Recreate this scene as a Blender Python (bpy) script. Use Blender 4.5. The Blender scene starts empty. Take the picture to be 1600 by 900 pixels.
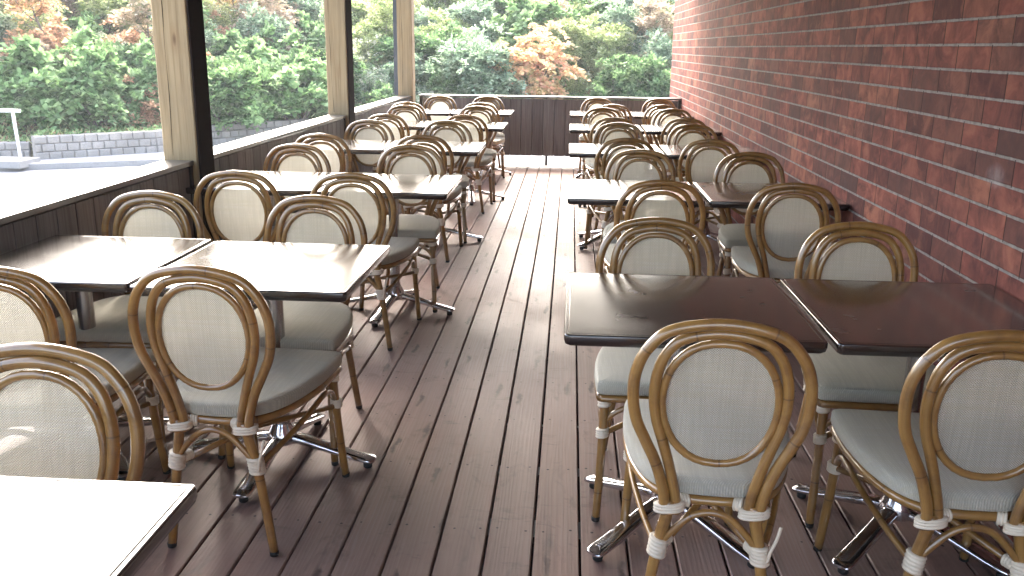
import bpy, bmesh, math, random
import numpy as np
from mathutils import Vector, Matrix, Quaternion

# ---------------------------------------------------------------- scene, camera, light, exposure
S = bpy.context.scene
COL = S.collection
PI = math.pi
rad = math.radians

FPX, TILT, YAW, ROLL, EYE = 1400.0, 0.2626, 0.0608, 0.0120, 1.4852
cam_data = bpy.data.cameras.new('camera')
cam = bpy.data.objects.new('camera', cam_data)
COL.objects.link(cam)
F = Vector((-math.sin(YAW)*math.cos(TILT), math.cos(YAW)*math.cos(TILT), -math.sin(TILT)))
R0 = F.cross(Vector((0, 0, 1))).normalized()
U0 = R0.cross(F)
R1 = R0*math.cos(ROLL) + U0*math.sin(ROLL)
U1 = -R0*math.sin(ROLL) + U0*math.cos(ROLL)
m = Matrix((R1, U1, -F)).transposed().to_4x4()
m.translation = Vector((0, 0, EYE))
cam.matrix_world = m
cam_data.sensor_width = 36.0
cam_data.lens = 36.0*FPX/1600.0
cam_data.clip_start = 0.05
cam_data.clip_end = 800.0
S.camera = cam

W = bpy.data.worlds.new('World')
S.world = W
W.use_nodes = True
wn = W.node_tree.nodes
wl = W.node_tree.links
for n in list(wn): wn.remove(n)
wo = wn.new('ShaderNodeOutputWorld')
wb = wn.new('ShaderNodeBackground')
sky = wn.new('ShaderNodeTexSky')
sky.sky_type = 'NISHITA'
sky.sun_disc = False
SUN_EL, SUN_ROT = rad(40), rad(-15)
sky.sun_elevation = SUN_EL
sky.sun_rotation = SUN_ROT
sky.air_density = 1.0
sky.dust_density = 6.0
sky.ozone_density = 0.6
hs = wn.new('ShaderNodeHueSaturation')          # an overcast sky: the same brightness, hardly any blue
hs.inputs['Saturation'].default_value = 0.78
wl.new(sky.outputs[0], hs.inputs['Color'])
wl.new(hs.outputs[0], wb.inputs['Color'])
wb.inputs['Strength'].default_value = 0.15
wl.new(wb.outputs[0], wo.inputs['Surface'])

sd = bpy.data.lights.new('sun', 'SUN')
sd.energy = 0.6
sd.angle = rad(24)
sd.color = (1.0, 0.975, 0.94)
sun = bpy.data.objects.new('sun', sd)
COL.objects.link(sun)
az = SUN_ROT            # sky: rotation about Z from +Y, clockwise positive seen from above
sun_dir = Vector((math.sin(az)*math.cos(SUN_EL), math.cos(az)*math.cos(SUN_EL), math.sin(SUN_EL)))
sun.rotation_euler = sun_dir.to_track_quat('Z', 'Y').to_euler()

S.view_settings.view_transform = 'Standard'
S.view_settings.look = 'None'
S.view_settings.gamma = 1.0
S.view_settings.use_curve_mapping = False
S.view_settings.exposure = 3.5
S.render.engine = 'CYCLES'
S.cycles.use_denoising = True
S.cycles.max_bounces = 9
S.cycles.diffuse_bounces = 5
S.cycles.glossy_bounces = 4
S.cycles.transparent_max_bounces = 12
S.cycles.sample_clamp_indirect = 8.0
S.cycles.caustics_reflective = False
S.cycles.caustics_refractive = False

# ---------------------------------------------------------------- node helper
class NT:
    def __init__(self, name):
        self.mat = bpy.data.materials.new(name)
        self.mat.use_nodes = True
        self.t = self.mat.node_tree
        for n in list(self.t.nodes): self.t.nodes.remove(n)
        self.out = self.t.nodes.new('ShaderNodeOutputMaterial')
    def n(self, typ, ins=None, **props):
        nd = self.t.nodes.new(typ)
        for k, v in props.items(): setattr(nd, k, v)
        if ins:
            for k, v in ins.items():
                s = nd.inputs[k]
                if isinstance(v, bpy.types.NodeSocket): self.t.links.new(v, s)
                else: s.default_value = v
        return nd
    def math(self, op, a, b=None, clamp=False):
        ins = {0: a}
        if b is not None: ins[1] = b
        nd = self.n('ShaderNodeMath', ins, operation=op)
        nd.use_clamp = clamp
        return nd.outputs[0]
    def mix(self, fac, a, b, blend='MIX'):
        nd = self.t.nodes.new('ShaderNodeMix')
        nd.data_type = 'RGBA'
        nd.blend_type = blend
        for idx, v in ((0, fac), (6, a), (7, b)):
            s = nd.inputs[idx]
            if isinstance(v, bpy.types.NodeSocket): self.t.links.new(v, s)
            else: s.default_value = v if idx == 0 else (tuple(v)+(1,))[:4]
        return nd.outputs[2]
    def ramp(self, fac, stops, interp='LINEAR'):
        nd = self.n('ShaderNodeValToRGB', {0: fac})
        cr = nd.color_ramp
        cr.interpolation = interp
        while len(cr.elements) < len(stops): cr.elements.new(0.5)
        for e, (p, c) in zip(cr.elements, stops):
            e.position = p
            e.color = (tuple(c)+(1,))[:4] if not isinstance(c, (int, float)) else (c, c, c, 1)
        return nd.outputs[0]
    def mapr(self, v, a, b, c=0.0, d=1.0, smooth=False):
        nd = self.n('ShaderNodeMapRange', {0: v, 1: a, 2: b, 3: c, 4: d})
        if smooth: nd.interpolation_type = 'SMOOTHSTEP'
        return nd.outputs[0]
    def noise(self, vec, scale, detail=3, rough=0.55, dist=0.0, dim='3D'):
        nd = self.n('ShaderNodeTexNoise', {'Scale': scale, 'Detail': detail, 'Roughness': rough, 'Distortion': dist}, noise_dimensions=dim)
        if vec is not None: self.t.links.new(vec, nd.inputs['Vector'])
        return nd.outputs[0]
    def coord(self, which='Object'):
        return self.n('ShaderNodeTexCoord').outputs[which]
    def mapping(self, vec, scale=(1, 1, 1), loc=(0, 0, 0)):
        return self.n('ShaderNodeMapping', {'Vector': vec, 'Scale': scale, 'Location': loc}).outputs[0]
    def sep(self, vec):
        nd = self.n('ShaderNodeSeparateXYZ', {0: vec})
        return nd.outputs[0], nd.outputs[1], nd.outputs[2]
    def comb(self, x, y, z):
        return self.n('ShaderNodeCombineXYZ', {0: x, 1: y, 2: z}).outputs[0]
    def bump(self, h, strength=0.3, dist=0.01, normal=None):
        ins = {'Height': h, 'Strength': strength, 'Distance': dist}
        if normal is not None: ins['Normal'] = normal
        return self.n('ShaderNodeBump', ins).outputs[0]
    def princ(self, color, rough=0.5, normal=None, metallic=0.0, coat=0.0, coat_rough=0.1, spec=0.5, **extra):
        ins = {'Base Color': color if isinstance(color, bpy.types.NodeSocket) else (tuple(color)+(1,))[:4],
               'Roughness': rough, 'Metallic': metallic, 'Coat Weight': coat, 'Coat Roughness': coat_rough, 'Specular IOR Level': spec}
        ins.update(extra)
        if normal is not None: ins['Normal'] = normal
        return self.n('ShaderNodeBsdfPrincipled', ins).outputs[0]
    def done(self, shader):
        self.t.links.new(shader, self.out.inputs['Surface'])
        return self.mat

# ---------------------------------------------------------------- materials
M = {}

def mat_deck():
    t = NT('deck_wood')
    co = t.coord('Object')
    isl = t.n('ShaderNodeNewGeometry').outputs['Random Per Island']
    x, y, z = t.sep(co)
    off = t.math('MULTIPLY', isl, 37.0)
    v = t.comb(x, t.math('ADD', y, off), off)
    g1 = t.noise(t.mapping(v, (38, 1.3, 1)), 1.0, 4, 0.6, 0.4)            # broad figure
    g2 = t.noise(t.mapping(v, (190, 3.5, 1)), 1.0, 3, 0.6)                # fine grain
    st_n = t.noise(t.mapping(v, (16, 12, 1)), 1.0, 3, .6)
    wv = t.n('ShaderNodeTexWave', {'Vector': t.mapping(v, (14, .9, 1)), 'Scale': 1.6, 'Distortion': 9.0, 'Detail': 2.0, 'Detail Scale': 0.9}, wave_type='BANDS', bands_direction='X').outputs[0]
    vw = t.comb(t.math('ADD', x, t.math('MULTIPLY', t.math('SUBTRACT', st_n, .5), .05)), t.math('ADD', t.math('ADD', y, off), t.math('MULTIPLY', st_n, .25)), 0.0)
    vo = t.n('ShaderNodeTexVoronoi', {'Vector': t.mapping(vw, (6.9, 1.1, 1)), 'Scale': 1.0}, feature='F1', voronoi_dimensions='2D')
    knot = t.mapr(vo.outputs['Distance'], 0.02, 0.115, 1.0, 0.0, True)
    stain = t.noise(t.mapping(co, (1, .55, 1)), 1.7, 4, 0.6)
    st2 = t.noise(t.mapping(v, (9, 4.5, 1)), 1.0, 4, 0.65, 0.8)
    tone = t.ramp(isl, [(0.0, (.195, .118, .098)), (.25, (.30, .182, .146)), (.5, (.25, .158, .132)), (.75, (.32, .195, .156)), (1.0, (.23, .130, .102))])
    c = t.mix(t.mapr(g1, .35, .7, 0, .42), tone, (.105, .068, .060))
    c = t.mix(t.mapr(g2, .42, .72, 0, .20), c, (.29, .225, .20))
    c = t.mix(t.math('MULTIPLY', t.mapr(wv, .62, .95, 0, .38), t.mapr(stain, .42, .6)), c, (.34, .28, .25))
    c = t.mix(t.mapr(stain, .40, .70, 0.0, .42), c, (.33, .262, .228))
    st3 = t.noise(t.mapping(v, (5, 11, 1)), 1.0, 4, .7, .6)
    c = t.mix(t.mapr(st2, .56, .74, 0.0, .60), c, (.070, .048, .045))
    c = t.mix(t.mapr(st3, .60, .72, 0.0, .45), c, (.060, .042, .040))
    c = t.mix(t.math('MULTIPLY', knot, .85), c, (.055, .032, .026))
    h = t.math('ADD', t.math('MULTIPLY', g2, .35), t.math('MULTIPLY', wv, .25))
    h = t.math('SUBTRACT', h, t.math('MULTIPLY', knot, .3))
    nrm = t.bump(h, .35, .003)
    r = t.mapr(stain, .35, .7, .46, .62)
    return t.done(t.princ(c, r, nrm, spec=.42))

def mat_plain(name, col, rough=.5, metallic=0.0, bump=None, **k):
    t = NT(name)
    co = t.coord('Object')
    n = t.noise(co, 9, 3)
    c = t.mix(t.mapr(n, .35, .7, 0, .35), col, tuple(v*.72 for v in col))
    nrm = None
    if bump: nrm = t.bump(t.noise(co, bump, 3), .25, .004)
    return t.done(t.princ(c, rough, nrm, metallic, **k))

def mat_table():
    t = NT('dark_laminate')
    co = t.coord('Object')
    rnd = t.n('ShaderNodeObjectInfo').outputs['Random']
    x, y, z = t.sep(co)
    v = t.comb(x, y, t.math('MULTIPLY', rnd, 31.0))
    g = t.noise(t.mapping(v, (4.0, 70, 1)), 1.0, 4, .6, .5)
    g2 = t.noise(t.mapping(v, (2.0, 16, 1)), 1.0, 3, .55, 1.2)
    sm = t.noise(t.mapping(v, (1, 1, 1)), 7.0, 3, .6)
    c = t.mix(t.mapr(g, .38, .66), (.018, .0095, .0075), (.007, .0042, .0038))
    c = t.mix(t.mapr(g2, .5, .75, 0, .5), c, (.036, .018, .013))
    sm2 = t.noise(t.mapping(v, (1, 1, 1)), 3.1, 3, .6)
    rough = t.math('ADD', t.mapr(sm, .3, .75, .17, .25), t.mapr(sm2, .35, .7, 0, .06))
    nrm = t.bump(g, .04, .001)
    return t.done(t.princ(c, rough, nrm, spec=.6, coat=1.0, coat_rough=.12))

def mat_bamboo():
    t = NT('bamboo_pole')
    at = t.n('ShaderNodeAttribute', attribute_name='arc').outputs['Fac']
    an = t.n('ShaderNodeAttribute', attribute_name='round').outputs['Fac']
    co = t.coord('Object')
    rnd = t.n('ShaderNodeObjectInfo').outputs['Random']
    # nodes of the cane: narrow dark rings about every 23 cm, unevenly
    a2 = t.math('ADD', at, t.math('MULTIPLY', rnd, .19))
    seg = t.math('FRACT', t.math('DIVIDE', a2, .31))
    ring = t.mapr(t.math('ABSOLUTE', t.math('SUBTRACT', seg, .5)), .002, .010, 1, 0)
    halo = t.mapr(t.math('ABSOLUTE', t.math('SUBTRACT', seg, .5)), .01, .09, 1, 0, True)
    fib = t.noise(t.comb(t.math('MULTIPLY', at, 5.0), t.math('MULTIPLY', an, 30.0), rnd), 1.0, 3, .6)
    blot = t.noise(co, 16, 4, .6)
    c = t.mix(t.mapr(fib, .3, .72), (.33, .178, .048), (.205, .100, .028))
    c = t.mix(t.mapr(blot, .45, .72, 0, .6), c, (.38, .215, .062))
    c = t.mix(t.mapr(blot, .46, .30, 0, .55), c, (.13, .062, .022))
    c = t.mix(t.math('MULTIPLY', halo, .22), c, (.14, .066, .024))
    c = t.mix(t.math('MULTIPLY', ring, .6), c, (.055, .024, .010))
    h = t.math('SUBTRACT', t.math('MULTIPLY', fib, .3), ring)
    nrm = t.bump(h, .25, .002)
    c = t.mix(1.0, c, t.n('ShaderNodeObjectInfo').outputs['Color'], 'MULTIPLY')
    return t.done(t.princ(c, .33, nrm, coat=1.0, coat_rough=.10))

def weave(t, co, px, gx, gy):
    x, y, z = t.sep(co)
    sx = t.math('SINE', t.math('MULTIPLY', gx, 2*PI/px))
    sy = t.math('SINE', t.math('MULTIPLY', gy, 2*PI/px))
    return t.math('MULTIPLY', sx, sy), sx, sy

def mat_fabric(name, base, alpha=0.0, px=.0064, vertical=False):
    t = NT(name)
    co = t.coord('Object')
    rnd = t.n('ShaderNodeObjectInfo').outputs['Random']
    x, y, z = t.sep(co)
    gy = z if vertical else y
    gx = x
    if not vertical:
        gx = t.math('ADD', x, z); gy = t.math('ADD', y, z)
    w, sx, sy = weave(t, co, px, gx, gy)
    bx = t.noise(t.comb(t.math('MULTIPLY', gx, 190.0), t.math('MULTIPLY', gy, 7.0), rnd), 1.0, 2)
    by = t.noise(t.comb(t.math('MULTIPLY', gx, 7.0), t.math('MULTIPLY', gy, 190.0), t.math('ADD', rnd, 3.0)), 1.0, 2)
    blot = t.noise(co, 11, 3, .6)
    lo = tuple(v*.50 for v in base)
    c = t.mix(t.mapr(w, -.9, .45, .9, 0), base, lo)
    c = t.mix(t.mapr(bx, .38, .64, 0, .6), c, tuple(v*.66 for v in base))
    c = t.mix(t.mapr(by, .38, .64, 0, .6), c, (base[0]*.76, base[1]*.74, base[2]*.66))
    c = t.mix(t.mapr(blot, .45, .75, 0, .22), c, (base[0]*.80, base[1]*.80, base[2]*.70))
    nrm = t.bump(w, .8, .002)
    c = t.mix(1.0, c, t.n('ShaderNodeObjectInfo').outputs['Color'], 'MULTIPLY')
    sh = t.princ(c, .72, nrm, spec=.28, **{'Sheen Weight': .1})
    if alpha:
        tl = t.n('ShaderNodeBsdfTranslucent', {'Color': c}).outputs[0]
        m1 = t.n('ShaderNodeMixShader', {0: .30, 1: sh, 2: tl}).outputs[0]
        tr = t.n('ShaderNodeBsdfTransparent').outputs[0]
        hole = t.math('ADD', t.mapr(w, -.9, .1, .34, 0), alpha*.35)
        sh = t.n('ShaderNodeMixShader', {0: hole, 1: m1, 2: tr}).outputs[0]
    return t.done(sh)

def mat_brick():
    t = NT('brick')
    co = t.coord('Object')
    x, y, z = t.sep(co)
    u = t.math('ADD', y, x)
    H, L = .089, .2785
    vv = t.math('DIVIDE', t.math('SUBTRACT', z, 1.512-.089*40), H)
    row = t.math('FLOOR', vv)
    fv = t.math('FRACT', vv)
    par = t.math('FRACT', t.math('MULTIPLY', row, .5))
    uu = t.math('ADD', t.math('DIVIDE', t.math('SUBTRACT', u, 1.425+3.105-.2785*40), L), par)
    wob = t.n('ShaderNodeTexWhiteNoise', {'Vector': t.comb(t.math('FLOOR', uu), row, 1.7)}, noise_dimensions='3D')
    colm = t.math('FLOOR', uu)
    fu = t.math('FRACT', uu)
    rn = t.n('ShaderNodeTexWhiteNoise', {'Vector': t.comb(colm, row, 0.0)}, noise_dimensions='3D').outputs['Value']
    rn2 = wob.outputs['Value']
    wav = t.noise(co, 26, 3, .6)
    wamp = t.math('MULTIPLY', t.math('SUBTRACT', wav, .5), .05)
    dv = t.math('ABSOLUTE', t.math('SUBTRACT', fv, .5))         # 0 centre .. .5 edge
    du = t.math('ABSOLUTE', t.math('SUBTRACT', fu, .5))
    bed = t.mapr(t.math('ADD', dv, wamp), .432, .455, 0, 1)
    head = t.mapr(t.math('ADD', du, t.math('MULTIPLY', wamp, .30)), .4855, .4915, 0, 1)
    n1 = t.noise(t.comb(t.math('MULTIPLY', u, 9.0), t.math('MULTIPLY', z, 9.0), t.math('MULTIPLY', rn, 40.0)), 1.0, 5, .62, .6)
    n2 = t.noise(t.mapping(co, (26, 26, 9)), 1.0, 4, .65)
    n3 = t.noise(t.mapping(co, (1, 1, 1)), .55, 3, .55)
    c = t.ramp(rn, [(0.0, (.095, .042, .040)), (.12, (.17, .058, .050)), (.30, (.25, .083, .065)), (.5, (.30, .105, .078)), (.68, (.21, .068, .058)), (.82, (.34, .135, .092)), (.93, (.14, .058, .052)), (1.0, (.37, .165, .11))])
    c = t.mix(t.mapr(n1, .44, .66, 0, .8), c, (.062, .028, .031))
    c = t.mix(t.mapr(n1, .46, .30, 0, .55), c, (.40, .17, .11))
    c = t.mix(t.mapr(n2, .5, .78, 0, .35), c, (.36, .16, .12))
    c = t.mix(t.mapr(n3, .36, .62, 0, .38), c, (.085, .042, .040))
    c = t.mix(t.mapr(rn2, .80, .84, 0, .55), c, (.080, .048, .046))
    mor = t.mix(t.mapr(n2, .35, .7), (.19, .168, .160), (.31, .285, .27))
    # pale efflorescence on a few spots of the wall
    def spot(cy, cz, ry, rz):
        a = t.math('POWER', t.math('DIVIDE', t.math('SUBTRACT', y, cy), ry), 2.0)
        b = t.math('POWER', t.math('DIVIDE', t.math('SUBTRACT', z, cz), rz), 2.0)
        return t.mapr(t.math('ADD', t.math('ADD', a, b), t.math('MULTIPLY', n1, 1.2)), .3, 1.6, 1, 0, True)
    e = t.math('MULTIPLY', spot(3.085, 1.088, .085, .05), t.mapr(n2, .35, .6, .3, 1))
    c = t.mix(t.math('MULTIPLY', bed, 1.0), c, mor)
    c = t.mix(t.math('MULTIPLY', head, .9), c, (.040, .026, .026))
    c = t.mix(t.math('MULTIPLY', e, .32), c, (.52, .48, .50))
    tilt = t.math('MULTIPLY', t.math('SUBTRACT', rn2, .5), t.math('SUBTRACT', fv, .5))
    h = t.math('SUBTRACT', t.math('ADD', t.math('MULTIPLY', n2, .16), t.math('MULTIPLY', rn2, .22)), t.math('MAXIMUM', t.math('MULTIPLY', bed, .9), head))
    h = t.math('ADD', h, t.math('MULTIPLY', tilt, .3))
    nrm = t.bump(h, .75, .007)
    r = t.mapr(n2, .3, .7, .62, .82)
    return t.done(t.princ(c, r, nrm, spec=.06))

def mat_timber():
    t = NT('post_timber')
    co = t.coord('Object')
    rnd = t.n('ShaderNodeObjectInfo').outputs['Random']
    x, y, z = t.sep(co)
    v = t.comb(t.math('ADD', x, t.math('MULTIPLY', rnd, 9.0)), y, z)
    g = t.noise(t.mapping(v, (42, 42, 1.3)), 1.0, 4, .6, .5)
    g2 = t.noise(t.mapping(v, (160, 160, 4)), 1.0, 2, .6)
    st = t.noise(t.mapping(v, (3, 3, 1.4)), 1.0, 4, .6)
    vo = t.n('ShaderNodeTexVoronoi', {'Vector': t.mapping(v, (9, 9, 2.9)), 'Scale': 1.0}, feature='F1').outputs['Distance']
    kn = t.mapr(vo, .07, .16, 1, 0, True)
    kh = t.mapr(vo, .1, .34, 1, 0, True)
    c = t.mix(t.mapr(g, .36, .66), (.37, .285, .165), (.26, .19, .105))
    c = t.mix(t.mapr(g2, .45, .75, 0, .3), c, (.50, .40, .25))
    c = t.mix(t.mapr(st, .46, .7, 0, .5), c, (.25, .20, .13))
    c = t.mix(t.math('MULTIPLY', kh, .35), c, (.24, .13, .055))
    c = t.mix(t.math('MULTIPLY', kn, .8), c, (.075, .036, .018))
    nrm = t.bump(t.math('ADD', g, t.math('MULTIPLY', g2, .4)), .3, .004)
    return t.done(t.princ(c, .72, nrm, spec=.3))

def mat_cladding():
    t = NT('stained_cladding')
    co = t.coord('Object')
    isl = t.n('ShaderNodeNewGeometry').outputs['Random Per Island']
    x, y, z = t.sep(co)
    v = t.comb(t.math('ADD', x, t.math('MULTIPLY', isl, 11.0)), t.math('ADD', y, t.math('MULTIPLY', isl, 7.0)), z)
    g = t.noise(t.mapping(v, (70, 70, 2.2)), 1.0, 4, .62, .6)
    g2 = t.noise(t.mapping(v, (260, 260, 9)), 1.0, 2, .6)
    tone = t.mix(isl, (.125, .114, .117), (.21, .188, .188))
    c = t.mix(t.mapr(g, .36, .66, 0, .65), tone, (.045, .035, .035))
    c = t.mix(t.mapr(g2, .48, .78, 0, .35), c, (.15, .12, .11))
    nrm = t.bump(t.math('ADD', g, t.math('MULTIPLY', g2, .5)), .6, .003)
    return t.done(t.princ(c, .55, nrm, spec=.4))

def mat_ground(name, a, b, scale=3, rough=.85, fine=90):
    t = NT(name)
    co = t.coord('Object')
    n = t.noise(co, scale*.2, 5, .6)
    f = t.noise(co, fine, 2, .6)
    sp = t.noise(co, scale*2, 4, .65)
    c = t.mix(t.mapr(n, .35, .65), a, b)
    c = t.mix(t.mapr(f, .4, .7, 0, .4), c, tuple(v*.6 for v in a))
    c = t.mix(t.mapr(sp, .55, .75, 0, .5), c, tuple(v*.55 for v in b))
    return t.done(t.princ(c, rough, t.bump(f, .4, .01), spec=.1))

def mat_leaf(name, cols, flower=None, trans=.5):
    t = NT(name)
    isl = t.n('ShaderNodeNewGeometry').outputs['Random Per Island']
    rnd = t.n('ShaderNodeObjectInfo').outputs['Random']
    co = t.coord('Object')
    cl = t.noise(co, 1.6, 2, .5)
    f = t.math('ADD', t.math('MULTIPLY', isl, .62), t.math('MULTIPLY', t.math('SUBTRACT', cl, .3), 1.1))
    f = t.math('ADD', f, t.math('MULTIPLY', t.math('SUBTRACT', rnd, .5), .25), True)
    k = len(cols)
    c = t.ramp(f, [(i/(k-1), q) for i, q in enumerate(cols)])
    h = t.n('ShaderNodeHueSaturation', {'Color': c, 'Value': t.mapr(isl, 0, 1, .80, 1.5), 'Saturation': 1.02}).outputs[0]
    p = t.princ(h, .62, spec=.16)
    tl = t.n('ShaderNodeBsdfTranslucent', {'Color': h}).outputs[0]
    return t.done(t.n('ShaderNodeMixShader', {0: trans, 1: p, 2: tl}).outputs[0])

M['deck'] = mat_deck()
M['nail'] = mat_plain('rusty_nail', (.030, .016, .012), .6)
M['table'] = mat_table()
M['bamboo'] = mat_bamboo()
M['cane'] = mat_plain('cane_binding', (.72, .63, .50), .45, bump=160)
M['seat'] = mat_fabric('seat_weave', (.74, .715, .62))
M['panel'] = mat_fabric('panel_weave', (.76, .74, .66), alpha=.30, px=.0058, vertical=True)
M['chrome'] = mat_plain('polished_aluminium', (.80, .80, .83), .13, 1.0, bump=8)
M['brushed'] = mat_plain('brushed_steel', (.55, .54, .54), .26, 1.0)
M['rubber'] = mat_plain('black_rubber', (.014, .014, .014), .6)
M['brick'] = mat_brick()
M['timber'] = mat_timber()
M['clad'] = mat_cladding()
M['cap'] = mat_plain('dark_metal_flashing', (.085, .082, .086), .30, 0.0, coat=.6, coat_rough=.2, spec=.6)
M['trim'] = mat_plain('black_metal_trim', (.020, .018, .020), .45)
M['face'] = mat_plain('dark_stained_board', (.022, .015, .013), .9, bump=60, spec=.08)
M['strip'] = mat_plain('grey_metal_strip', (.055, .062, .075), .4)
M['ceiling'] = mat_plain('ceiling_boards', (.10, .085, .075), .7)
M['road'] = mat_ground('road_asphalt', (.20, .20, .205), (.26, .257, .25), 3)
M['concrete'] = mat_ground('pale_concrete', (.30, .29, .28), (.37, .36, .345), 4)
M['block'] = mat_ground('split_block', (.26, .245, .225), (.36, .34, .315), 12, fine=60)
M['soil'] = mat_ground('hill_soil', (.075, .070, .040), (.12, .105, .065), 8, fine=40)
M['litter'] = mat_leaf('dry_litter', [(.20, .12, .06), (.30, .20, .11), (.14, .085, .045), (.34, .25, .16)], trans=.1)
M['whitepipe'] = mat_plain('white_painted_pipe', (.80, .80, .82), .35)
M['bark'] = mat_plain('grey_bark', (.17, .145, .12), .85, bump=40)
M['leaf_mid'] = mat_leaf('leaf_mid_green', [(.075, .125, .052), (.14, .235, .095), (.21, .32, .14), (.31, .40, .22)])
M['leaf_blue'] = mat_leaf('leaf_blue_green', [(.10, .15, .090), (.17, .25, .15), (.25, .33, .22), (.38, .43, .34)])
M['leaf_lime'] = mat_leaf('leaf_yellow_green', [(.16, .21, .085), (.26, .33, .135), (.36, .41, .19), (.46, .46, .27)])
M['leaf_dark'] = mat_leaf('leaf_dark_green', [(.040, .070, .030), (.075, .135, .055), (.12, .20, .085), (.18, .26, .12)])
M['leaf_orange'] = mat_leaf('leaf_orange', [(.17, .27, .10), (.30, .34, .13), (.56, .40, .22), (.62, .50, .27), (.60, .36, .24), (.50, .28, .18)])
M['leaf_red'] = mat_leaf('leaf_red', [(.22, .27, .12), (.44, .29, .18), (.54, .33, .22), (.54, .41, .28)])
M['leaf_pink'] = mat_leaf('leaf_dusty_pink', [(.22, .27, .14), (.36, .31, .20), (.48, .37, .28), (.52, .44, .34)])
M['flower'] = mat_leaf('pale_flower', [(.50, .50, .38), (.62, .60, .50), (.70, .66, .58)], trans=.2)

# ---------------------------------------------------------------- mesh helpers
def link(name, me, mat, parent=None, smooth=True):
    if mat is not None and not me.materials: me.materials.append(mat)
    if smooth:
        me.polygons.foreach_set('use_smooth', [True]*len(me.polygons))
    o = bpy.data.objects.new(name, me)
    COL.objects.link(o)
    if parent is not None: o.parent = parent
    return o

def mesh(name, V, Fc):
    me = bpy.data.meshes.new(name)
    me.from_pydata([tuple(v) for v in V], [], [tuple(f) for f in Fc])
    me.update()
    return me

def tag(o, label=None, cat=None, group=None, kind=None):
    if label: o['label'] = label
    if cat: o['category'] = cat
    if group: o['group'] = group
    if kind: o['kind'] = kind
    return o

def empty(name, loc=(0, 0, 0), rz=0):
    o = bpy.data.objects.new(name, None)
    o.empty_display_size = .1
    COL.objects.link(o)
    o.location = loc
    o.rotation_euler = (0, 0, rz)
    return o

def copy_tree(o, parent=None):
    c = o.copy()
    COL.objects.link(c)
    c.parent = parent
    for ch in list(o.children): copy_tree(ch, c)
    return c

def catmull(P, n=8, closed=False):
    P = [Vector(p) for p in P]
    out = []
    N = len(P)
    rng = range(N if closed else N-1)
    for i in rng:
        if closed: a, b, c, d = P[(i-1) % N], P[i], P[(i+1) % N], P[(i+2) % N]
        else:
            b, c = P[i], P[i+1]
            a = P[i-1] if i > 0 else b*2-c
            d = P[i+2] if i+2 < N else c*2-b
        for k in range(n):
            s = k/n
            out.append(.5*((2*b)+(c-a)*s+(2*a-5*b+4*c-d)*s*s+(3*b-a-3*c+d)*s**3))
    if not closed: out.append(P[-1])
    return out

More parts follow.
